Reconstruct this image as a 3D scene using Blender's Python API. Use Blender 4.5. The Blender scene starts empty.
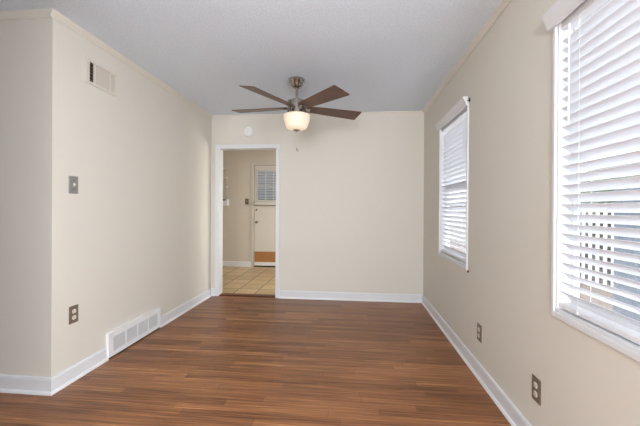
import bpy, bmesh, math, random
from mathutils import Vector, Matrix

S = bpy.context.scene
COL = S.collection
random.seed(7)
PI = math.pi

# ------------------------------------------------------------------ camera
CAM_H = 1.188
yaw, pitch, roll = 0.0962, -0.0021, 0.0059
fwd = Vector((-math.sin(yaw) * math.cos(pitch), math.cos(yaw) * math.cos(pitch), math.sin(pitch)))
rt = Vector((math.cos(yaw), math.sin(yaw), 0))
up = rt.cross(fwd)
r2 = rt * math.cos(roll) + up * math.sin(roll)
u2 = -rt * math.sin(roll) + up * math.cos(roll)
cam = bpy.data.cameras.new('camera')
cam.sensor_width = 36
cam.lens = 333.2 * 36 / 640
cam.shift_y = (209.46 - 213) / 640
cam.clip_start = 0.02
cam.clip_end = 200
camo = bpy.data.objects.new('camera', cam)
COL.objects.link(camo)
m = Matrix.Identity(4)
for i in range(3):
    m[i][0] = r2[i]; m[i][1] = u2[i]; m[i][2] = -fwd[i]
m.translation = Vector((0, 0, CAM_H))
camo.matrix_world = m
S.camera = camo

# ------------------------------------------------------------------ world / light / exposure
S.view_settings.view_transform = 'Standard'
S.view_settings.look = 'None'
S.view_settings.gamma = 1
S.view_settings.exposure = 1.25
W = bpy.data.worlds.new('overcast_sky')
S.world = W
W.use_nodes = True
bg = W.node_tree.nodes['Background']
bg.inputs[0].default_value = (0.93, 0.96, 1.0, 1)
bg.inputs[1].default_value = 2.9


def area(name, loc, direction, sx, sy, power, color):
    l = bpy.data.lights.new(name, 'AREA')
    l.shape = 'RECTANGLE'; l.size = sx; l.size_y = sy
    l.energy = power; l.color = color
    o = bpy.data.objects.new(name, l)
    COL.objects.link(o)
    o.location = loc
    o.rotation_euler = Vector(direction).to_track_quat('-Z', 'Z').to_euler()
    return o


# added fill lamps in unseen side, rear and kitchen openings, standing in for daylight
area('fill_side', (0.96, -0.05, 1.4), (-1, 0, 0), 0.95, 1.5, 46, (0.89, 0.93, 1.0))
area('fill_rear', (-0.2, -3.66, 1.35), (0, 1, 1.25), 1.6, 1.7, 100, (0.90, 0.935, 1.0))
area('fill_kitchen', (0.66, 5.55, 1.5), (-1, 0, 0), 1.0, 1.0, 14, (1.0, 0.95, 0.88))

# ------------------------------------------------------------------ materials


def mat(name, color, rough=0.5, metal=0.0, spec=0.5):
    M = bpy.data.materials.new(name)
    M.use_nodes = True
    b = M.node_tree.nodes['Principled BSDF']
    b.inputs['Base Color'].default_value = (*color, 1)
    b.inputs['Roughness'].default_value = rough
    b.inputs['Metallic'].default_value = metal
    b.inputs['Specular IOR Level'].default_value = spec
    return M


def lin(r, g, b):
    f = lambda c: ((c / 255 + 0.055) / 1.055) ** 2.4 if c > 10 else c / 255 / 12.92
    return (f(r), f(g), f(b))


def nodes(M):
    return M.node_tree.nodes, M.node_tree.links, M.node_tree.nodes['Principled BSDF']


def add_noise_bump(M, scale, strength, dist=0.01, detail=3, mottle=0.0, stretch=(1, 1, 1)):
    N, L, b = nodes(M)
    tc = N.new('ShaderNodeTexCoord')
    mp = N.new('ShaderNodeMapping'); mp.inputs['Scale'].default_value = stretch
    L.new(tc.outputs['Object'], mp.inputs[0])
    n = N.new('ShaderNodeTexNoise')
    n.inputs['Scale'].default_value = scale; n.inputs['Detail'].default_value = detail
    L.new(mp.outputs[0], n.inputs['Vector'])
    bp = N.new('ShaderNodeBump')
    bp.inputs['Strength'].default_value = strength; bp.inputs['Distance'].default_value = dist
    L.new(n.outputs[0], bp.inputs['Height'])
    L.new(bp.outputs[0], b.inputs['Normal'])
    if mottle:
        c = b.inputs['Base Color'].default_value[:3]
        mx = N.new('ShaderNodeMix'); mx.data_type = 'RGBA'
        mx.inputs[6].default_value = (*[x * (1 - mottle) for x in c], 1)
        mx.inputs[7].default_value = (*[min(1, x * (1 + mottle)) for x in c], 1)
        rp = N.new('ShaderNodeMapRange')
        rp.inputs[1].default_value = 0.3; rp.inputs[2].default_value = 0.7
        L.new(n.outputs[0], rp.inputs[0])
        L.new(rp.outputs[0], mx.inputs[0]); L.new(mx.outputs[2], b.inputs['Base Color'])
    return n


wall_m = mat('wall_paint', lin(220, 215, 204), 0.6, spec=0.3); add_noise_bump(wall_m, 60, 0.06, 0.004)
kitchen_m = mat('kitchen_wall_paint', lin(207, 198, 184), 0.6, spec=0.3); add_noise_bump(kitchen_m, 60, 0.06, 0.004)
ceil_m = mat('popcorn_ceiling', lin(230, 240, 253), 0.9, spec=0.1)
add_noise_bump(ceil_m, 75, 0.65, 0.013, 4, 0.06)
trim_m = mat('white_trim_paint', lin(224, 225, 227), 0.35); add_noise_bump(trim_m, 30, 0.05, 0.003)
shoe_m = mat('white_shoe_paint', lin(232, 232, 233), 0.4)
crown_m = mat('crown_paint', lin(220, 215, 203), 0.6)
slat_m = mat('blind_slat_vinyl', lin(228, 230, 235), 0.4)
vinyl_m = mat('white_vinyl', lin(228, 229, 232), 0.35)
nickel_m = mat('brushed_nickel', lin(176, 170, 162), 0.2, 1.0)
steel_m = mat('steel_plate', lin(165, 163, 160), 0.4, 0.6)
bronze_m = mat('bronze_plate', lin(122, 108, 94), 0.4, 0.15)
brass_m = mat('aged_brass', lin(130, 112, 84), 0.4, 0.7)
almond_m = mat('almond_plastic', lin(226, 218, 204), 0.4)
dark_m = mat('dark_slot', (0.015, 0.013, 0.012), 0.6)
white_p = mat('white_plastic', lin(232, 232, 230), 0.4)
register_m = mat('register_enamel', lin(236, 236, 236), 0.4)
grille_m = mat('register_grille', lin(212, 212, 212), 0.5)
vent_m = mat('vent_enamel', lin(216, 209, 196), 0.5)
vent_in = mat('vent_louver_enamel', lin(196, 188, 176), 0.5)
door_m = mat('door_paint', lin(214, 207, 196), 0.4)
kick_m = mat('kick_board_wood', lin(172, 118, 66), 0.4); add_noise_bump(kick_m, 20, 0.1, 0.003, 4, 0.15, (1, 1, 12))
fence_m = mat('blue_grey_fence', lin(56, 64, 75), 0.7); add_noise_bump(fence_m, 5, 0.2, 0.01, 4, 0.12)
picket_m = mat('white_picket', lin(180, 180, 176), 0.6)
leaf_m = mat('hedge_leaf', lin(40, 47, 28), 0.8); add_noise_bump(leaf_m, 9, 0.8, 0.1, 6, 0.5)
tree_m = mat('tree_leaf', lin(68, 77, 50), 0.8); add_noise_bump(tree_m, 6, 0.8, 0.1, 6, 0.5)
bark_m = mat('tree_bark', lin(84, 70, 58), 0.9); add_noise_bump(bark_m, 14, 0.6, 0.02, 4, 0.2)
ground_m = mat('dry_lawn', lin(72, 59, 46), 0.95); add_noise_bump(ground_m, 4, 0.5, 0.05, 6, 0.3)

# slats let some daylight through
N, L, b = nodes(slat_m)
out = N['Material Output']
tr = N.new('ShaderNodeBsdfTranslucent'); tr.inputs[0].default_value = (0.92, 0.94, 0.97, 1)
mx = N.new('ShaderNodeMixShader'); mx.inputs[0].default_value = 0.13
L.new(b.outputs[0], mx.inputs[1]); L.new(tr.outputs[0], mx.inputs[2]); L.new(mx.outputs[0], out.inputs[0])

# window glass
glass_m = bpy.data.materials.new('window_glass'); glass_m.use_nodes = True
N = glass_m.node_tree.nodes; L = glass_m.node_tree.links; N.remove(N['Principled BSDF'])
t_ = N.new('ShaderNodeBsdfTransparent'); g_ = N.new('ShaderNodeBsdfGlossy'); g_.inputs['Roughness'].default_value = 0.02
mx = N.new('ShaderNodeMixShader')
mx.inputs[0].default_value = 0.07; L.new(t_.outputs[0], mx.inputs[1]); L.new(g_.outputs[0], mx.inputs[2])
L.new(mx.outputs[0], N['Material Output'].inputs[0])

# frosted lamp glass, lit by the bulb inside
shade_m = mat('frosted_lamp_glass', lin(250, 243, 232), 0.35)
N, L, b = nodes(shade_m)
b.inputs['Emission Color'].default_value = (1.0, 0.88, 0.72, 1)
b.inputs['Emission Strength'].default_value = 0.04
tr = N.new('ShaderNodeBsdfTranslucent'); tr.inputs[0].default_value = (1, 0.95, 0.88, 1)
mx = N.new('ShaderNodeMixShader'); mx.inputs[0].default_value = 0.45
L.new(b.outputs[0], mx.inputs[1]); L.new(tr.outputs[0], mx.inputs[2]); L.new(mx.outputs[0], N['Material Output'].inputs[0])
bulb_m = mat('lit_bulb', (1, 1, 1), 0.5)
nodes(bulb_m)[2].inputs['Emission Color'].default_value = (1.0, 0.86, 0.68, 1)
nodes(bulb_m)[2].inputs['Emission Strength'].default_value = 1.8

# walnut fan blades
blade_m = mat('walnut_blade', lin(104, 74, 58), 0.33)
N, L, b = nodes(blade_m)
tc = N.new('ShaderNodeTexCoord'); mp = N.new('ShaderNodeMapping'); mp.inputs['Scale'].default_value = (2.5, 40, 40)
nz = N.new('ShaderNodeTexNoise'); nz.inputs['Scale'].default_value = 2.0; nz.inputs['Detail'].default_value = 5
cr = N.new('ShaderNodeValToRGB')
cr.color_ramp.elements[0].position = 0.3; cr.color_ramp.elements[0].color = (*lin(64, 38, 26), 1)
cr.color_ramp.elements[1].position = 0.75; cr.color_ramp.elements[1].color = (*lin(116, 74, 50), 1)
L.new(tc.outputs['Object'], mp.inputs[0]); L.new(mp.outputs[0], nz.inputs['Vector'])
L.new(nz.outputs[0], cr.inputs[0]); L.new(cr.outputs[0], b.inputs['Base Color'])


def plank_floor():
    M = mat('oak_strip_floor', lin(128, 84, 54), 0.3, spec=0.35)
    N, L, b = nodes(M)
    tc = N.new('ShaderNodeTexCoord')
    br = N.new('ShaderNodeTexBrick')
    br.offset = 0.37; br.offset_frequency = 2; br.squash = 1
    br.inputs['Color1'].default_value = (0, 0, 0, 1); br.inputs['Color2'].default_value = (1, 1, 1, 1)
    br.inputs['Mortar'].default_value = (0.5, 0.5, 0.5, 1)
    br.inputs['Scale'].default_value = 1.0
    br.inputs['Brick Width'].default_value = 0.93; br.inputs['Row Height'].default_value = 0.0572
    br.inputs['Mortar Size'].default_value = 0.0009; br.inputs['Mortar Smooth'].default_value = 0.2
    br.inputs['Bias'].default_value = 0.0
    # shift every row by its own amount so the joints do not line up
    sx = N.new('ShaderNodeSeparateXYZ'); L.new(tc.outputs['Object'], sx.inputs[0])
    dv = N.new('ShaderNodeMath'); dv.operation = 'DIVIDE'; dv.inputs[1].default_value = 0.0572
    fl = N.new('ShaderNodeMath'); fl.operation = 'FLOOR'
    wn = N.new('ShaderNodeTexWhiteNoise'); wn.noise_dimensions = '1D'
    ad = N.new('ShaderNodeMath'); ad.operation = 'ADD'
    L.new(sx.outputs[1], dv.inputs[0]); L.new(dv.outputs[0], fl.inputs[0]); L.new(fl.outputs[0], wn.inputs['W'])
    L.new(sx.outputs[0], ad.inputs[0]); L.new(wn.outputs[0], ad.inputs[1])
    cx = N.new('ShaderNodeCombineXYZ'); L.new(ad.outputs[0], cx.inputs[0]); L.new(sx.outputs[1], cx.inputs[1])
    L.new(cx.outputs[0], br.inputs['Vector'])
    ramp = N.new('ShaderNodeValToRGB')
    e = ramp.color_ramp.elements
    e[0].position = 0.0; e[0].color = (*lin(70, 40, 22), 1)
    e[1].position = 1.0; e[1].color = (*lin(200, 146, 92), 1)
    for p, c in ((0.3, (116, 74, 46)), (0.6, (146, 96, 60)), (0.85, (168, 115, 72))):
        k = e.new(p); k.color = (*lin(*c), 1)
    # board tone + long grain + broad wear
    mp = N.new('ShaderNodeMapping'); mp.inputs['Scale'].default_value = (0.7, 26, 1)
    L.new(cx.outputs[0], mp.inputs[0])
    gr = N.new('ShaderNodeTexNoise'); gr.inputs['Scale'].default_value = 3.0; gr.inputs['Detail'].default_value = 8
    gr.inputs['Roughness'].default_value = 0.62
    L.new(mp.outputs[0], gr.inputs['Vector'])
    wr = N.new('ShaderNodeTexNoise'); wr.inputs['Scale'].default_value = 1.1; wr.inputs['Detail'].default_value = 2
    L.new(tc.outputs['Object'], wr.inputs['Vector'])
    a1 = N.new('ShaderNodeMath'); a1.operation = 'MULTIPLY_ADD'; a1.inputs[1].default_value = 0.38; a1.inputs[2].default_value = 0.10
    L.new(br.outputs['Color'], a1.inputs[0])
    a2 = N.new('ShaderNodeMath'); a2.operation = 'MULTIPLY_ADD'; a2.inputs[1].default_value = 2.0
    L.new(gr.outputs[0], a2.inputs[0]); 
    s0 = N.new('ShaderNodeMath'); s0.operation = 'SUBTRACT'; s0.inputs[1].default_value = 0.78
    L.new(a1.outputs[0], s0.inputs[0]); L.new(s0.outputs[0], a2.inputs[2])
    a3 = N.new('ShaderNodeMath'); a3.operation = 'MULTIPLY_ADD'; a3.inputs[1].default_value = 0.5
    L.new(wr.outputs[0], a3.inputs[0])
    s1 = N.new('ShaderNodeMath'); s1.operation = 'SUBTRACT'; s1.inputs[1].default_value = 0.22
    L.new(a2.outputs[0], s1.inputs[0]); L.new(s1.outputs[0], a3.inputs[2])
    L.new(a3.outputs[0], ramp.inputs[0])
    # joints
    mx = N.new('ShaderNodeMix'); mx.data_type = 'RGBA'
    mx.inputs[7].default_value = (*lin(86, 56, 36), 1)
    L.new(br.outputs['Fac'], mx.inputs[0]); L.new(ramp.outputs[0], mx.inputs[6])
    L.new(mx.outputs[2], b.inputs['Base Color'])
    rr = N.new('ShaderNodeMapRange'); rr.inputs[3].default_value = 0.26; rr.inputs[4].default_value = 0.42
    L.new(gr.outputs[0], rr.inputs[0]); L.new(rr.outputs[0], b.inputs['Roughness'])
    bp = N.new('ShaderNodeBump'); bp.inputs['Strength'].default_value = 0.12; bp.inputs['Distance'].default_value = 0.003
    L.new(gr.outputs[0], bp.inputs['Height']); L.new(bp.outputs[0], b.inputs['Normal'])
    return M


def tile_floor():
    M = mat('tan_ceramic_tile', lin(196, 168, 128), 0.35)
    N, L, b = nodes(M)
    tc = N.new('ShaderNodeTexCoord')
    mp = N.new('ShaderNodeMapping'); mp.inputs['Location'].default_value = (0.125, 0.09, 0)
    br = N.new('ShaderNodeTexBrick'); br.offset = 0
    br.inputs['Color1'].default_value = (*lin(214, 186, 142), 1); br.inputs['Color2'].default_value = (*lin(192, 163, 120), 1)
    br.inputs['Mortar'].default_value = (*lin(96, 72, 50), 1)
    br.inputs['Scale'].default_value = 1
    br.inputs['Brick Width'].default_value = 0.305; br.inputs['Row Height'].default_value = 0.305
    br.inputs['Mortar Size'].default_value = 0.007
    L.new(tc.outputs['Object'], mp.inputs[0]); L.new(mp.outputs[0], br.inputs['Vector'])
    nz = N.new('ShaderNodeTexNoise'); nz.inputs['Scale'].default_value = 8; nz.inputs['Detail'].default_value = 4
    L.new(tc.outputs['Object'], nz.inputs['Vector'])
    mx = N.new('ShaderNodeMix'); mx.data_type = 'RGBA'; mx.blend_type = 'MULTIPLY'; mx.inputs[0].default_value = 0.25
    L.new(br.outputs['Color'], mx.inputs[6]); L.new(nz.outputs[0], mx.inputs[7])
    L.new(mx.outputs[2], b.inputs['Base Color'])
    return M


floor_m = plank_floor()
tile_m = tile_floor()
thresh_m = mat('threshold_wood', lin(92, 44, 26), 0.35); add_noise_bump(thresh_m, 8, 0.1, 0.003, 5, 0.3, (1, 20, 1))

# ------------------------------------------------------------------ mesh helpers


def box(bm, x0, x1, y0, y1, z0, z1, bev=0.0):
    vs = [bm.verts.new((x, y, z)) for x in (x0, x1) for y in (y0, y1) for z in (z0, z1)]
    fs = [(0, 1, 3, 2), (4, 6, 7, 5), (0, 4, 5, 1), (2, 3, 7, 6), (0, 2, 6, 4), (1, 5, 7, 3)]
    faces = [bm.faces.new([vs[i] for i in f]) for f in fs]
    if bev:
        es = list({e for f in faces for e in f.edges})
        bmesh.ops.bevel(bm, geom=es, offset=bev, segments=2, affect='EDGES', profile=0.5)
    return bm


def prism(bm, prof, p0, ax_u, ax_v, ax_w, length):
    """extrude the (u, v) profile along ax_w"""
    p0, U, V, Wv = Vector(p0), Vector(ax_u), Vector(ax_v), Vector(ax_w)
    a = [bm.verts.new(p0 + U * u + V * v) for u, v in prof]
    c = [bm.verts.new(p0 + U * u + V * v + Wv * length) for u, v in prof]
    n = len(prof)
    bm.faces.new(a); bm.faces.new(c[::-1])
    for i in range(n):
        bm.faces.new((a[i], c[i], c[(i + 1) % n], a[(i + 1) % n]))
    return bm


def lathe(bm, prof, c=(0, 0, 0), seg=40, axis='Z'):
    rings = []
    for r, z in prof:
        ring = []
        for k in range(seg):
            t = 2 * PI * k / seg
            if axis == 'Z': p = (c[0] + r * math.cos(t), c[1] + r * math.sin(t), c[2] + z)
            elif axis == 'X': p = (c[0] + z, c[1] + r * math.cos(t), c[2] + r * math.sin(t))
            else: p = (c[0] + r * math.cos(t), c[1] + z, c[2] + r * math.sin(t))
            ring.append(bm.verts.new(p))
        rings.append(ring)
    for a, b_ in zip(rings, rings[1:]):
        for k in range(seg):
            bm.faces.new((a[k], a[(k + 1) % seg], b_[(k + 1) % seg], b_[k]))
    if prof[0][0] > 1e-6: bm.faces.new(rings[0])
    if prof[-1][0] > 1e-6: bm.faces.new(rings[-1][::-1])
    return bm


def tube(bm, pts, r, seg=10):
    pts = [Vector(p) for p in pts]
    rings = []
    for i, p in enumerate(pts):
        d = (pts[min(i + 1, len(pts) - 1)] - pts[max(i - 1, 0)]).normalized()
        a = d.orthogonal().normalized(); b_ = d.cross(a)
        if rings:   # keep the frame from twisting
            a = (prev - d * prev.dot(d)).normalized(); b_ = d.cross(a)
        prev = a
        rings.append([bm.verts.new(p + a * r * math.cos(2 * PI * k / seg) + b_ * r * math.sin(2 * PI * k / seg)) for k in range(seg)])
    for a, b_ in zip(rings, rings[1:]):
        for k in range(seg):
            bm.faces.new((a[k], a[(k + 1) % seg], b_[(k + 1) % seg], b_[k]))
    bm.faces.new(rings[0]); bm.faces.new(rings[-1][::-1])
    return bm


def obj(name, bm, material, parent=None, smooth=False, label=None):
    bmesh.ops.recalc_face_normals(bm, faces=bm.faces)
    me = bpy.data.meshes.new(name)
    bm.to_mesh(me); bm.free()
    me.materials.append(material)
    if smooth:
        me.shade_smooth()
        me.set_sharp_from_angle(angle=math.radians(35))
    o = bpy.data.objects.new(name, me)
    COL.objects.link(o)
    if parent: o.parent = parent
    if label: o['label'] = label
    return o


def thing(name, label, cat, loc=(0, 0, 0), rotz=0, group=None):
    o = bpy.data.objects.new(name, None)
    o.empty_display_size = 0.1
    COL.objects.link(o)
    o.location = loc; o.rotation_euler = (0, 0, rotz)
    o['label'] = label; o['category'] = cat
    if group: o['group'] = group
    return o


def struct(name, bm, m_, label=None, cat=None):
    o = obj(name, bm, m_)
    o['kind'] = 'structure'
    if label: o['label'] = label
    if cat: o['category'] = cat
    return o


def struct_root(name, label, cat, loc=(0, 0, 0), rotz=0):
    o = thing(name, label, cat, loc, rotz)
    o['kind'] = 'structure'
    return o


B = bmesh.new

# ------------------------------------------------------------------ room shell
LX, RX, BY, FY, CH = -1.906, 0.908, 4.357, 1.951, 2.44
WX, RY, T = -5.2, -3.5, 0.12      # living room behind the camera
KX0, KX1, KY = -3.3, 0.6, 6.621   # kitchen
DX0, DX1, DZ = -1.788, -1.009, 1.989
WZ0, WZ1 = 0.745, 2.035
WIN = [(0.76, 1.579), (2.735, 3.552)]

bm = B(); box(bm, WX - T, RX + 0.09, RY - T, BY + 0.02, -0.12, 0)
struct('floor', bm, floor_m, 'brown oak strip floor with boards running across the room', 'floor')
bm = B(); box(bm, KX0 - T, KX1 + T, BY + 0.125, KY + T, -0.12, 0.0)
struct('kitchen_floor', bm, tile_m, 'tan square ceramic tile floor seen through the doorway', 'floor')
bm = B(); box(bm, WX - T, RX + 0.09, RY - T, BY + T, CH, CH + 0.12)
struct('ceiling', bm, ceil_m, 'pale grey popcorn textured ceiling', 'ceiling')
bm = B(); box(bm, KX0 - T, KX1 + T, BY + T, KY + T, CH, CH + 0.12)
struct('kitchen_ceiling', bm, ceil_m, 'kitchen ceiling beyond the doorway', 'ceiling')

# left wall block: its face along the room and the face turning towards the camera
bm = B(); box(bm, LX - T, LX, FY + T, BY, 0, CH)
struct('wall_left', bm, wall_m, 'cream left wall with vents, outlet and switch plate', 'wall')
bm = B(); box(bm, WX, LX, FY, FY + T, 0, CH)
struct('wall_left_return', bm, wall_m, 'cream wall face at far left turning away from the room corner', 'wall')
# back wall with doorway
bm = B()
box(bm, LX - T, DX0 - 0.018, BY, BY + T, 0, CH)
box(bm, DX1 + 0.018, RX + 0.09, BY, BY + T, 0, CH)
box(bm, DX0 - 0.018, DX1 + 0.018, BY, BY + T, DZ + 0.018, CH)
struct('wall_back', bm, wall_m, 'cream back wall with open doorway to the kitchen', 'wall')
# right wall with two window openings
bm = B()
ys = [RY - T, -0.6, 0.5, WIN[0][0], WIN[0][1], WIN[1][0], WIN[1][1], BY]
for i in (0, 2, 4, 6):
    box(bm, RX, RX + 0.09, ys[i], ys[i + 1], 0, CH)
box(bm, RX, RX + 0.09, -0.6, 0.5, 0, 0.6); box(bm, RX, RX + 0.09, -0.6, 0.5, 2.2, CH)  # unseen extra opening, added for the side fill lamp
for a, c in WIN:
    box(bm, RX, RX + 0.09, a, c, 0, WZ0)
    box(bm, RX, RX + 0.09, a, c, WZ1, CH)
struct('wall_right', bm, wall_m, 'beige right wall with two windows', 'wall')
# living room walls behind the camera, with a rear opening added for light
RW = [(-1.0, 0.6)]
bm = B()
xs = [WX - T, RW[0][0], RW[0][1], RX]
for i in (0, 2):
    box(bm, xs[i], xs[i + 1], RY - T, RY, 0, CH)
for a, c in RW:
    box(bm, a, c, RY - T, RY, 0, 0.5); box(bm, a, c, RY - T, RY, 2.2, CH)
struct('wall_rear', bm, wall_m)
bm = B(); box(bm, WX - T, WX, RY, FY + T, 0, CH)
struct('wall_far_left', bm, wall_m)
bm = B(); box(bm, -1.42, -1.3, RY, 0.5, 0, CH)
struct('wall_light_block', bm, wall_m)  # unseen wall added to keep rear light off the far left wall
# kitchen walls
bm = B(); box(bm, KX0 - T, KX1 + T, KY, KY + T, 0, CH)
struct('wall_kitchen_back', bm, kitchen_m, 'beige kitchen wall seen through the doorway', 'wall')
bm = B(); box(bm, KX0 - T, KX0, BY + T, KY, 0, CH)
struct('wall_kitchen_left', bm, kitchen_m)
bm = B()
box(bm, KX1, KX1 + T, BY + T, 5.05, 0, CH); box(bm, KX1, KX1 + T, 6.05, KY, 0, CH)
box(bm, KX1, KX1 + T, 5.05, 6.05, 0, 1.0); box(bm, KX1, KX1 + T, 5.05, 6.05, 2.0, CH)  # unseen opening added for the kitchen fill lamp
struct('wall_kitchen_right', bm, kitchen_m)
bm = B(); box(bm, KX0 - T, LX - T, BY, BY + T, 0, CH)
struct('wall_kitchen_front', bm, kitchen_m)

# baseboards: board plus shoe moulding
PROF = [(0, 0), (0.013, 0), (0.013, 0.088), (0.009, 0.1), (0, 0.102)]
SHOE = [(0.013, 0), (0.028, 0), (0.0265, 0.009), (0.022, 0.015), (0.013, 0.018)]


def baseboard(name, p0, n, d, length, label, s0=0.0, s1=0.0):
    r = struct_root(name, label, 'baseboard', p0)
    obj('board', prism(B(), PROF, (0, 0, 0), n, (0, 0, 1), d, length), trim_m, r)
    obj('shoe_moulding', prism(B(), SHOE, Vector(d) * -s0, n, (0, 0, 1), d, length + s0 + s1), shoe_m, r)
    return r


RG0, RG1 = 2.422, 3.133
baseboard('baseboard_left', (LX, FY - 0.013, 0), (1, 0, 0), (0, 1, 0), RG0 - FY + 0.013, 'white baseboard on left wall in front of the floor register', s0=0.015)
baseboard('baseboard_left_far', (LX, RG1, 0), (1, 0, 0), (0, 1, 0), BY - RG1, 'white baseboard on left wall beyond the floor register')
baseboard('baseboard_front', (WX, FY, 0), (0, -1, 0), (1, 0, 0), LX - WX, 'white baseboard under the far left wall face', s1=0.013)
baseboard('baseboard_back', (DX1 + 0.053, BY, 0), (0, -1, 0), (1, 0, 0), RX - DX1 - 0.053, 'white baseboard along the back wall')
baseboard('baseboard_back_left', (LX, BY, 0), (0, -1, 0), (1, 0, 0), DX0 - 0.056 - LX, 'short white baseboard left of the doorway')
baseboard('baseboard_right', (RX, RY, 0), (-1, 0, 0), (0, 1, 0), BY - RY, 'white baseboard along the right wall')
bm = prism(B(), PROF, (KX0, KY, 0), (0, -1, 0), (0, 0, 1), (1, 0, 0), -2.04 - KX0)
struct('baseboard_kitchen', bm, trim_m, 'cream baseboard along the kitchen wall', 'baseboard')

# crown moulding in wall colour
CR = [(0, 0), (0.022, 0), (0.022, -0.006), (0.014, -0.020), (0.006, -0.034), (0.005, -0.045), (0, -0.045)]


def crown(n_, p0, n, d, length, label):
    struct(n_, prism(B(), CR, p0, n, (0, 0, 1), d, length), crown_m, label, 'crown moulding')


crown('trim_1', (LX, FY - 0.022, CH), (1, 0, 0), (0, 1, 0), BY - FY + 0.022, 'thin cream crown moulding along top of left wall')
crown('trim_2', (WX, FY, CH), (0, -1, 0), (1, 0, 0), LX - WX, 'thin cream crown moulding above the far left wall face')
crown('trim_3', (LX, BY, CH), (0, -1, 0), (1, 0, 0), RX - LX, 'thin cream crown moulding along top of back wall')
crown('trim_4', (RX, RY, CH), (-1, 0, 0), (0, 1, 0), BY - RY, 'beige crown moulding along top of right wall')

# doorway casing and jamb
t5 = struct_root('trim_5', 'white painted casing and jamb around the kitchen doorway', 'door casing', (DX0, BY, 0))
w = DX1 - DX0
for nm, a in (('casing', (-0.056, 0, -0.016, 0, 0, DZ + 0.055)), ('casing', (w, w + 0.05, -0.016, 0, 0, DZ + 0.055)), ('casing', (0, w, -0.016, 0, DZ, DZ + 0.055))):
    obj(nm, box(B(), *a, bev=0.003), trim_m, t5)
bm = B()
box(bm, -0.018, 0, 0.0, T, 0, DZ); box(bm, w, w + 0.018, 0.0, T, 0, DZ); box(bm, -0.018, w + 0.018, 0.0, T, DZ, DZ + 0.018)
obj('jamb', bm, trim_m, t5)
bm = prism(B(), [(0, 0), (0.125, 0), (0.125, 0.004), (0.1, 0.014), (0.02, 0.014), (0, 0.005)], (DX0, BY + 0.002, 0), (0, 1, 0), (0, 0, 1), (1, 0, 0), w)
struct('trim_6', bm, thresh_m, 'dark reddish wood threshold in the kitchen doorway', 'threshold')

# ------------------------------------------------------------------ windows
CAS = 0.02


def window(name, y0, y1, label, rail=True):
    r = struct_root(name, label, 'window', (RX, y0, WZ0))
    wy, h = y1 - y0, WZ1 - WZ0
    bm = B()   # jamb liner of the recess
    box(bm, 0.0, 0.09, 0, 0.006, 0, h); box(bm, 0.0, 0.09, wy - 0.006, wy, 0, h)
    box(bm, 0.0, 0.09, 0.006, wy - 0.006, h - 0.006, h)
    obj('jamb', bm, trim_m, r)
    bm = B()
    box(bm, -0.012, 0, -CAS, 0, -CAS - 0.012, h, 0.003); box(bm, -0.012, 0, wy, wy + CAS, -CAS - 0.012, h, 0.003)
    box(bm, -0.012, 0, 0, wy, -CAS - 0.012, -0.006, 0.003)
    box(bm, -0.01, 0, -CAS, wy + CAS, h, h + CAS, 0.003)
    obj('casing', bm, trim_m, r)
    obj('sill', box(B(), -0.006, 0.09, 0.006, wy - 0.006, -0.006, 0.008, 0.002), trim_m, r)
    bm = B()
    f = 0.02
    x0, x1 = 0.058, 0.084
    box(bm, x0, x1, 0.006, f, 0.008, h - 0.006); box(bm, x0, x1, wy - f, wy - 0.006, 0.008, h - 0.006)
    box(bm, x0, x1, f, wy - f, 0.008, 0.055); box(bm, x0, x1, f, wy - f, h - 0.05, h - 0.006)
    if rail: box(bm, x0, x1, f, wy - f, h * 0.5 - 0.015, h * 0.5 + 0.015)
    s = obj('sash', bm, vinyl_m, r)
    bm = B()
    box(bm, 0.069, 0.073, f, wy - f, 0.055, h - 0.05)
    obj('pane', bm, glass_m, s)
    return r


window('window_1', *WIN[0], 'large white framed window nearest the camera on the right wall', False)
window('window_2', *WIN[1], 'smaller looking white framed window further along the right wall')


def arc_slat(bm, xc, zc, y0, y1, width, tilt, thick=0.0028, crown_=0.003):
    """curved slat; room-side edge is the raised one"""
    n = 5
    prof = []
    for k in range(n + 1):
        s = -0.5 + k / n
        prof.append((s * width, crown_ * (1 - 4 * s * s) + thick / 2))
    for k in range(n, -1, -1):
        s = -0.5 + k / n
        prof.append((s * width, crown_ * (1 - 4 * s * s) - thick / 2))
    ct, st = math.cos(tilt), math.sin(tilt)
    p2 = [(u * ct + v * st, -u * st + v * ct) for u, v in prof]
    prism(bm, p2, (xc, y0, zc), (1, 0, 0), (0, 0, 1), (0, 1, 0), y1 - y0)


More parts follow.
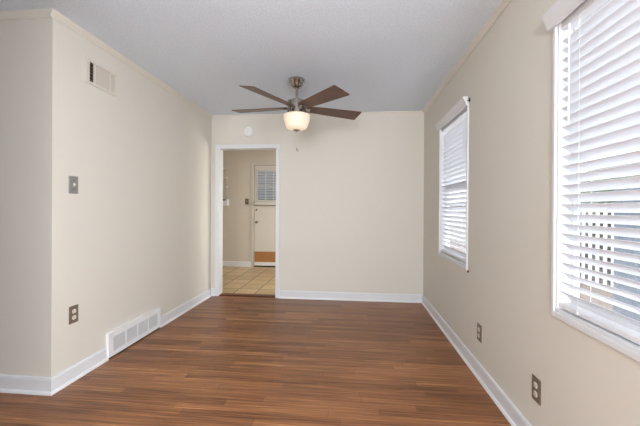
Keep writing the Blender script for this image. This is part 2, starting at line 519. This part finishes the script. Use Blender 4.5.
def window_blind(y0, y1, label, group=None):
    wy, h = y1 - y0, WZ1 - WZ0
    r = thing('window_blind', label, 'window blind', (RX, y0, WZ0), 0, group)
    a, c = 0.009, wy - 0.009
    xc = 0.032
    obj('headrail', box(B(), xc - 0.024, xc + 0.025, a, c, h - 0.05, h - 0.007, 0.002), vinyl_m, r)
    # crown shaped valance standing proud of the wall
    pr = [(0, -0.04), (-0.012, -0.04), (-0.016, -0.03), (-0.024, -0.008), (-0.032, 0.010), (-0.036, 0.018), (-0.036, 0.03), (0, 0.03)]
    obj('valance', prism(B(), pr, (-0.013, -0.035, h + 0.008), (1, 0, 0), (0, 0, 1), (0, 1, 0), wy + 0.07), trim_m, r)
    z0, z1, pitch_ = 0.05, h - 0.06, 0.0425
    bm = B()
    k = int((z1 - z0) / pitch_)
    for i in range(k):
        z = z0 + 0.02 + pitch_ * i
        arc_slat(bm, xc, z, a, c, 0.05, math.radians(39 if i > 1 else 39))
    obj('slats', bm, slat_m, r, True)
    obj('bottom_rail', box(B(), xc - 0.026, xc + 0.026, a, c, 0.013, 0.034, 0.004), vinyl_m, r)
    for yy in (0.13, wy - 0.13) if wy < 0.9 else (0.13, wy / 2, wy - 0.13):
        bm = B()
        for xx in (xc - 0.0245, xc + 0.0245):
            tube(bm, [(xx, yy, 0.02), (xx, yy, h - 0.05)], 0.0009, 5)
        obj('ladder_cord', bm, white_p, r)
        obj('cord_button', lathe(B(), [(0.0, -0.004), (0.007, -0.004), (0.008, 0), (0.007, 0.002), (0, 0.002)], (xc - 0.028, yy, 0.024), 16, 'X'), vinyl_m, r)
    # tilt wand at the far side
    bm = B()
    yw = wy - 0.055
    tube(bm, [(0.012, yw, h - 0.05), (0.012, yw, h - 0.06 - 0.42)], 0.0042, 8)
    tube(bm, [(0.012, yw, h - 0.052), (0.02, yw, h - 0.045)], 0.002, 6)
    obj('tilt_wand', bm, vinyl_m, r)
    return r


window_blind(*WIN[0], 'white horizontal slat blind with long tilt wand, nearest window')
window_blind(*WIN[1], 'white horizontal slat blind on window nearer the back wall')
# small bracket and screws beside the far window
bm = B(); box(bm, -0.008, 0, -0.012, 0.0, -0.016, 0.012, 0.001); box(bm, -0.02, -0.006, -0.009, -0.003, -0.010, -0.004)
t = thing('hold_bracket', 'tiny dark metal bracket by top corner of the far window', 'bracket', (RX, 2.70, 2.045))
obj('bracket_plate', bm, dark_m, t)
for nm, y, lb in (('hold_bracket', 2.70, 'tiny dark metal blind clip below lower corner of the far window'),):
    t = thing(nm, lb, 'bracket', (RX, y, 0.705))
    obj('clip', box(B(), -0.01, 0, -0.005, 0.005, -0.008, 0.008, 0.001), dark_m, t)

# ------------------------------------------------------------------ rear window, added behind the camera to let light in
for i, (a, c) in enumerate(RW):
    r = struct_root('window_%d' % (4 + i), 'added window behind the camera, unseen, for light on the back wall', 'window', (a, RY - T, 0.5))
    bm = B(); w_, h_ = c - a, 1.7
    for x in (0, w_ / 2 - 0.02, w_ - 0.04): box(bm, x, x + 0.04, 0.03, 0.07, 0, h_)
    for z in (0, h_ / 2, h_ - 0.04): box(bm, 0, w_, 0.03, 0.07, z, z + 0.04)
    obj('sash', bm, vinyl_m, r)

# ------------------------------------------------------------------ ceiling fan
FX, FYY = -0.54, 3.19
fan = thing('ceiling_fan', 'brushed nickel ceiling fan with walnut blades and lit frosted glass shade', 'ceiling fan', (FX, FYY, CH))
obj('canopy', lathe(B(), [(0, 0), (0.072, 0), (0.082, -0.006), (0.083, -0.022), (0.078, -0.030), (0.066, -0.040), (0.058, -0.060), (0.046, -0.078), (0.030, -0.088), (0.016, -0.090), (0, -0.090)]), nickel_m, fan, True)
obj('downrod', lathe(B(), [(0.0125, -0.085), (0.0125, -0.21)], seg=20), nickel_m, fan, True)
zb = 2.163 - CH
mh = obj('motor_housing', lathe(B(), [(0, -0.192), (0.022, -0.194), (0.028, -0.206), (0.080, -0.210), (0.088, -0.218), (0.088, -0.312), (0.093, -0.316), (0.093, -0.334), (0.084, -0.343), (0, -0.343)]), nickel_m, fan, True)
for k in range(10):
    a = 2 * PI * (k + 0.25) / 10
    if k % 2 == 0:
        bm = B()
        c_, s_ = math.cos(a), math.sin(a)
        prism(bm, [(-0.018, 0.084), (-0.018, 0.0945), (0.018, 0.0945), (0.018, 0.084)], (0, 0, -0.311), (-s_, c_, 0), (c_, s_, 0), (0, 0, 1), 0.092)
        obj('housing_rib', bm, nickel_m, mh)
th0, pit, TILT = 6.73, -0.225, 0.020
Rt = Matrix.Rotation(TILT, 3, 'Y')
for k in range(5):
    a = th0 - k * math.radians(72)
    bm = B()
    st = [(0.085, 0.050), (0.13, 0.056), (0.30, 0.068), (0.50, 0.079), (0.648, 0.086), (0.66, 0.083)]
    outl = [(r, w_) for r, w_ in st] + [(r, -w_) for r, w_ in reversed(st)]
    prism(bm, outl, (0, 0, -0.003), (1, 0, 0), (0, 1, 0), (0, 0, 1), 0.006)
    bl = obj('fan_blade', bm, blade_m, fan)
    M = Matrix.Rotation(TILT, 4, 'Y') @ Matrix.Rotation(a, 4, 'Z') @ Matrix.Rotation(pit + (0.09 if k == 3 else 0), 4, 'X')
    M.translation = Vector((0, 0, zb))
    bl.matrix_local = M
    bm = B(); box(bm, 0.075, 0.135, -0.024, 0.024, -0.011, -0.0035, 0.002)
    for sx_, sy_ in ((0.105, -0.014), (0.105, 0.014), (0.125, 0)):
        lathe(bm, [(0, -0.0135), (0.004, -0.0135), (0.0045, -0.011)], (sx_, sy_, 0), 10)
    obj('blade_bracket', bm, nickel_m, bl)
obj('lamp_shade', lathe(B(), [(0.060, -0.3435), (0.118, -0.3435), (0.128, -0.3490), (0.131, -0.3630), (0.128, -0.3860), (0.118, -0.4210), (0.106, -0.4530), (0.100, -0.4670), (0.091, -0.4780), (0.070, -0.4870), (0.035, -0.4930), (0.012, -0.4940),
                               (0.012, -0.4910), (0.035, -0.4900), (0.069, -0.4840), (0.088, -0.4750), (0.097, -0.4640), (0.103, -0.4510), (0.115, -0.4200), (0.125, -0.3860), (0.128, -0.3630), (0.117, -0.3465), (0.060, -0.3465)], seg=48), shade_m, fan, True)
obj('finial', lathe(B(), [(0, -0.4860), (0.036, -0.4890), (0.038, -0.4930), (0.032, -0.4970), (0.018, -0.4990), (0.012, -0.5030), (0.007, -0.5070), (0, -0.5080)], seg=24), nickel_m, fan, True)
obj('bulb', lathe(B(), [(0, -0.3660), (0.014, -0.3680), (0.018, -0.3810), (0.030, -0.4060), (0.033, -0.4260), (0.026, -0.4480), (0.012, -0.4580), (0, -0.4600)], seg=20), bulb_m, fan, True)

# ------------------------------------------------------------------ wall fittings
# local frame of a fitting: x to the right along the wall, y out of the wall is -y, z up


def fitting(name, label, cat, loc, facing, group=None):
    rz = {'left': PI / 2, 'right': -PI / 2, 'back': 0}[facing]   # left wall faces +x, right wall faces -x
    return thing(name, label, cat, loc, rz, group)


def ybox(bm, x0, x1, z0, z1, d0, d1, bev=0.0):
    return box(bm, x0, x1, -d1, -d0, z0, z1, bev)


def outlet(label, loc, facing, pm=bronze_m):
    t = fitting('power_outlet', label, 'outlet', loc, facing)
    obj('wall_plate', ybox(B(), -0.038, 0.038, -0.06, 0.06, 0, 0.006, 0.003), pm, t, label='grey brown wall plate')
    for s in (-1, 1):
        zc = 0.0215 * s
        rc = obj('receptacle', prism(B(), [(0.0165 * math.cos(q), zc + 0.0165 * max(-0.83, min(0.83, math.sin(q)))) for q in [2 * PI * i / 24 for i in range(24)]],
                                     (0, -0.0055, 0), (1, 0, 0), (0, 0, 1), (0, -1, 0), 0.0025), almond_m, t)
        bm = B()
        for xx in (-0.0065, 0.0065):
            ybox(bm, xx - 0.001, xx + 0.001, zc - 0.001, zc + 0.007, 0.008, 0.0084)
        lathe(bm, [(0.0022, -0.0084), (0.0022, -0.008)], (0, 0, zc - 0.008), 10, 'Y')
        obj('socket_slots', bm, dark_m, rc)
    obj('screw', lathe(B(), [(0.003, -0.0075), (0.003, -0.0055)], (0, 0, 0), 10, 'Y'), pm, t)
    return t


outlet('dark plated power outlet low on the left wall', (LX, 2.118, 0.452), 'left')
outlet('brown plated power outlet on right wall nearer the camera, below the near window', (RX, 1.728, 0.307), 'right')
outlet('brown plated power outlet on right wall further from the camera, between the windows', (RX, 2.465, 0.315), 'right')


def switch(label, loc, facing, pm):
    t = fitting('light_switch', label, 'light switch', loc, facing)
    obj('wall_plate', ybox(B(), -0.038, 0.038, -0.06, 0.06, 0, 0.006, 0.003), pm, t)
    obj('toggle', prism(B(), [(0.005, -0.012), (0.005, 0.012), (0.012, 0.011), (0.018, 0.006), (0.012, -0.004)], (-0.005, 0, 0), (0, -1, 0), (0, 0, 1), (1, 0, 0), 0.01), almond_m, t)
    for s in (-1, 1):
        obj('screw', lathe(B(), [(0.0035, -0.0078), (0.0035, -0.0055)], (0, 0, 0.03 * s), 10, 'Y'), dark_m, t)
    return t


switch('steel plated light switch high on the left wall', (LX, 2.112, 1.342), 'left', steel_m)
switch('small brass plated light switch on the kitchen wall beside the door', (-2.136, KY, 1.328), 'back', brass_m)

# wall vent near the ceiling
vy0, vy1, vz0, vz1 = 2.209, 2.515, 2.083, 2.267
vw, vh = vy1 - vy0, vz1 - vz0
t = fitting('wall_vent', 'cream rectangular air vent high on left wall with one dark open slot', 'air vent', (LX, vy0, vz0), 'left')
bm = B()
ybox(bm, 0, 0.034, 0, vh, 0, 0.010, 0.002); ybox(bm, vw - 0.014, vw, 0, vh, 0, 0.010, 0.002)
ybox(bm, 0.034, vw - 0.014, 0, 0.022, 0, 0.010, 0.002); ybox(bm, 0.034, vw - 0.014, vh - 0.022, vh, 0, 0.010, 0.002)
ybox(bm, 0.075, 0.092, 0.022, vh - 0.022, 0, 0.009); ybox(bm, 0.238, 0.249, 0.022, vh - 0.022, 0, 0.009)
obj('vent_frame', bm, vent_m, t)
obj('vent_cavity', ybox(B(), 0.034, 0.075, 0.022, vh - 0.022, 0.0, 0.001), dark_m, t)
for k in range(6):
    z = 0.034 + k * 0.0235
    obj('vent_blade', ybox(B(), 0.036, 0.073, z, z + 0.003, 0.001, 0.006), bronze_m, t)
bm = B()
for a_, c_ in ((0.092, 0.238), (0.249, vw - 0.014)):
    n_ = int((c_ - a_) / 0.009)
    for k in range(n_):
        x = a_ + (c_ - a_) * k / n_
        prism(bm, [(0, 0), (0.0085, 0), (0.0085, 0.0045), (0, 0.0015)], (x, 0, 0.022), (1, 0, 0), (0, -1, 0), (0, 0, 1), vh - 0.044)
obj('vent_louvers', bm, vent_in, t)

# low register standing in the baseboard line
rw = RG1 - RG0
t = fitting('floor_register', 'long white baseboard heat register with four grille panels', 'air vent', (LX, RG0, 0), 'left')
bm = B()
H2, P0, P1 = 0.205, 0.045, 0.160
xs_ = [0.055, 0.203, 0.212, 0.356, 0.366, 0.510, 0.520, 0.665]
ybox(bm, 0.0, 0.055, 0.012, H2, 0, 0.026, 0.003); ybox(bm, 0.665, rw, 0.012, H2, 0, 0.026, 0.003)
ybox(bm, 0.055, 0.665, 0.012, P0, 0, 0.026); ybox(bm, 0.055, 0.665, P1, H2, 0, 0.026)
for a_, c_ in ((0.203, 0.212), (0.356, 0.366), (0.510, 0.520)):
    ybox(bm, a_, c_, P0, P1, 0, 0.026)
obj('register_frame', bm, register_m, t)
obj('register_base', ybox(B(), 0.01, rw - 0.01, 0, 0.012, 0, 0.02), dark_m, t)
for a_, c_ in zip(xs_[::2], xs_[1::2]):
    bm = B()
    ybox(bm, a_, c_, P0, P1, 0, 0.012)
    k = 0
    z = P0 + 0.004
    while z < P1 - 0.004:
        ybox(bm, a_, c_, z, z + 0.0035, 0.012, 0.021); z += 0.0075
    x = a_ + 0.006
    while x < c_ - 0.004:
        ybox(bm, x, x + 0.002, P0, P1, 0.012, 0.0215); x += 0.012
    obj('grille_panel', bm, grille_m, t)

# smoke detector and hook on the back wall
t = fitting('smoke_detector', 'round white smoke detector above the doorway', 'smoke detector', (-1.383, BY, 2.215), 'back')
obj('detector_body', lathe(B(), [(0, 0), (0.070, 0), (0.071, -0.012), (0.066, -0.022), (0.058, -0.030), (0.040, -0.036), (0, -0.038)], seg=40, axis='Y'), white_p, t, True)
obj('vent_ring', lathe(B(), [(0.046, -0.0355), (0.052, -0.0355), (0.052, -0.0325), (0.046, -0.0345)], seg=40, axis='Y'), register_m, t)
obj('test_button', lathe(B(), [(0, -0.041), (0.010, -0.041), (0.011, -0.036)], (0.015, 0, -0.012), 20, 'Y'), register_m, t)

t = fitting('wall_hook', 'small metal hook high on the back wall right of the doorway', 'hook', (-0.731, BY, 1.963), 'back')
obj('hook_plate', ybox(B(), -0.010, 0.006, -0.004, 0.028, 0, 0.003, 0.001), steel_m, t)
bm = B(); tube(bm, [(-0.002, -0.003, 0.01), (-0.002, -0.02, 0.004), (0.002, -0.026, -0.010), (0.010, -0.022, -0.022), (0.02, -0.018, -0.012), (0.022, -0.018, 0.0)], 0.0035, 8)
obj('hook_arm', bm, steel_m, t, True)

# ------------------------------------------------------------------ kitchen beyond the doorway
EX0, EX1 = -1.985, -1.17
d = struct_root('door_1', 'beige kitchen back door with small window and tan kick board', 'door', (EX0, KY, 0))
dw = EX1 - EX0
bm = B()
box(bm, -0.055, 0.0, -0.02, 0, 0, 2.12, 0.003); box(bm, dw, dw + 0.055, -0.02, 0, 0, 2.12, 0.003); box(bm, 0, dw, -0.02, 0, 2.065, 2.12, 0.003)
obj('door_frame', bm, kitchen_m, d)
bm = B()
GX0, GX1, GZ0, GZ1 = 0.075, dw - 0.075, 1.345, 1.935
box(bm, 0.008, GX0, -0.012, 0, 0.028, 2.058); box(bm, GX1, dw - 0.006, -0.012, 0, 0.028, 2.058)
box(bm, GX0, GX1, -0.012, 0, 0.028, GZ0); box(bm, GX0, GX1, -0.012, 0, GZ1, 2.058)
obj('door_leaf', bm, door_m, d)
obj('door_gap', box(B(), 0, dw, -0.004, 0, 0.0, 2.065), dark_m, d)
obj('kick_board', box(B(), 0.02, dw - 0.02, -0.018, -0.012, 0.105, 0.312, 0.002), kick_m, d, label='tan wooden kick board')
obj('bottom_sweep', box(B(), 0.015, dw - 0.01, -0.02, -0.012, 0.032, 0.10, 0.002), shoe_m, d)
bm = B()
for x in (GX0 + 0.16, GX0 + 0.32, GX0 + 0.48):
    box(bm, x, x + 0.012, -0.02, -0.005, GZ0, GZ1)
box(bm, GX0, GX1, -0.02, -0.005, 1.63, 1.655)
wn_ = obj('door_window', bm, door_m, d)
glow_pane_m = mat('outdoor_glow_glass', lin(40, 50, 60), 0.1)
nodes(glow_pane_m)[2].inputs['Emission Color'].default_value = (0.6, 0.8, 0.95, 1)
nodes(glow_pane_m)[2].inputs['Emission Strength'].default_value = 0.07  # weak emission stands in for daylight behind the door glass
obj('pane', box(B(), GX0, GX1, -0.007, -0.004, GZ0, GZ1), glow_pane_m, wn_)
k_ = obj('door_knob', lathe(B(), [(0.026, 0), (0.026, -0.006), (0.010, -0.01), (0.010, -0.035), (0.024, -0.042), (0.027, -0.055), (0.020, -0.066), (0, -0.07)], (0.062, -0.012, 0.912), 20, 'Y'), bronze_m, d, True)
obj('deadbolt', lathe(B(), [(0.024, 0), (0.024, -0.008), (0.018, -0.014), (0, -0.015)], (0.062, -0.012, 1.155), 20, 'Y'), nickel_m, d, True)

# blind in the door window, with deep bottom ledge
t = thing('door_blind', 'small mini blind over the window of the kitchen back door', 'window blind', (EX0 + GX0 - 0.02, KY - 0.022, 1.315))
bw = GX1 - GX0 + 0.04
obj('headrail', box(B(), 0, bw, -0.03, 0, 0.64, 0.68, 0.002), door_m, t)
bm = B()
z = 0.07
while z < 0.63:
    prism(bm, [(-0.024, 0.010), (-0.024, 0.012), (-0.002, -0.002), (-0.002, -0.004)], (0.004, 0, z), (0, 1, 0), (0, 0, 1), (1, 0, 0), bw - 0.008)
    z += 0.032
obj('slats', bm, vinyl_m, t)
obj('bottom_rail', box(B(), 0, bw, -0.045, 0.0, 0.025, 0.045, 0.002), door_m, t)
t = thing('towel_ledge', 'pale ledge projecting below the window of the kitchen back door', 'shelf', (EX0 + 0.02, KY - 0.012, 1.24))
obj('ledge_board', box(B(), 0, dw - 0.04, -0.05, 0, 0.018, 0.085, 0.004), door_m, t)
bm = B(); box(bm, 0.01, dw - 0.05, -0.03, 0, 0.0, 0.018)
obj('ledge_shadow', bm, bronze_m, t)  # solid dark strip drawn in place of the shadow under the ledge

# hanging rack at the left of the kitchen wall
t = thing('wall_rack', 'narrow white tiered rack with lower box on the kitchen wall', 'wall rack', (-2.80, KY, 1.24))
bm = B()
for x in (0.03, 0.22):
    box(bm, x, x + 0.022, -0.008, 0, 0.1, 0.80)
obj('back_rail', bm, kitchen_m, t)
for z, d_ in ((0.375, 0.10), (0.565, 0.09), (0.75, 0.08)):
    obj('shelf', box(B(), 0.0, 0.27, -d_, -0.008, z, z + 0.016, 0.003), door_m, t)
bm = B(); box(bm, 0, 0.285, -0.11, 0, 0.0, 0.014, 0.003); box(bm, 0, 0.285, -0.11, -0.1, 0.014, 0.10, 0.002); box(bm, 0.275, 0.285, -0.1, 0, 0.014, 0.13); box(bm, 0, 0.275, -0.006, 0, 0.014, 0.13)
obj('lower_box', bm, trim_m, t)
obj('box_opening_shade', box(B(), 0.0, 0.245, -0.113, -0.1, 0.101, 0.13), bronze_m, t, label='dark strip standing in for the shaded opening of the box')  # solid strip, coloured dark like the shade inside the box

# ------------------------------------------------------------------ outside, glimpsed between the slats
bm = B(); box(bm, 1.06, 60, -30, 60, -1.15, -1.0)
struct('ground', bm, ground_m, 'dry brown yard outside the windows', 'ground')
t = thing('board_fence', 'blue grey wooden board fence outside the near window', 'fence', (4.6, -4, -1.0))
bm = B()
y = 0.0
while y < 10.3:
    box(bm, 0, 0.02, y, y + 0.135, 0.03, 2.6); y += 0.14
obj('fence_boards', bm, fence_m, t)
bm = B()
for z in (0.3, 2.1): box(bm, 0.02, 0.06, 0, 10.3, z, z + 0.09)
obj('fence_rails', bm, fence_m, t)
t = thing('picket_fence', 'white picket fence in front of dark hedge outside the windows', 'fence', (7.2, 7.5, -1.0))
bm = B()
y = 0.0
while y < 24:
    box(bm, 0, 0.02, y, y + 0.13, 0.03, 2.4); y += 0.3
obj('pickets', bm, picket_m, t)
bm = B()
for z in (0.3, 1.9): box(bm, 0.02, 0.05, 0, 24, z, z + 0.07)
obj('fence_rails', bm, picket_m, t)


def blob(bm, c, r, seed, squash=(1, 1, 1)):
    rnd = random.Random(seed)
    ret = bmesh.ops.create_icosphere(bm, subdivisions=3, radius=1)
    for v in ret['verts']:
        n = v.co.normalized()
        k = 1 + 0.14 * math.sin(5 * n.x + seed) * math.cos(4 * n.y + seed * 2) + 0.10 * math.sin(9 * n.z + seed) + rnd.uniform(-0.07, 0.07)
        v.co = Vector((c[0] + n.x * r * k * squash[0], c[1] + n.y * r * k * squash[1], c[2] + n.z * r * k * squash[2]))


t = thing('hedge', 'dark green hedge behind the white picket fence', 'hedge', (8.6, 16, -1.0))
bm = B()
for i in range(16):
    blob(bm, (0, -8.5 + i * 1.5, 1.25), 1.15, i, (0.9, 1.0, 1.25))
obj('foliage', bm, leaf_m, t, True)
for i, (x, y, h_, lb) in enumerate(((13, 9, 3.6, 'leafy green tree seen through the near window blind'), (13, 17, 4.1, 'leafy green tree beyond the hedge, middle one of three'), (12, 27, 4.6, 'leafy green tree seen through the far window blind'))):
    t = thing('leafy_tree', lb, 'tree', (x, y, -1.0))
    bm = B(); tube(bm, [(0, 0, -0.05), (0.05, 0.02, 1.0), (0, 0.1, 2.8)], 0.16, 10)
    obj('trunk', bm, bark_m, t, True)
    bm = B()
    for k in range(6):
        blob(bm, (math.cos(k * 1.1) * 1.0, math.sin(k * 1.1) * 1.6, h_ - 0.9 + 0.4 * math.sin(k * 2.3)), 1.1, i * 10 + k)
    obj('crown', bm, tree_m, t, True)
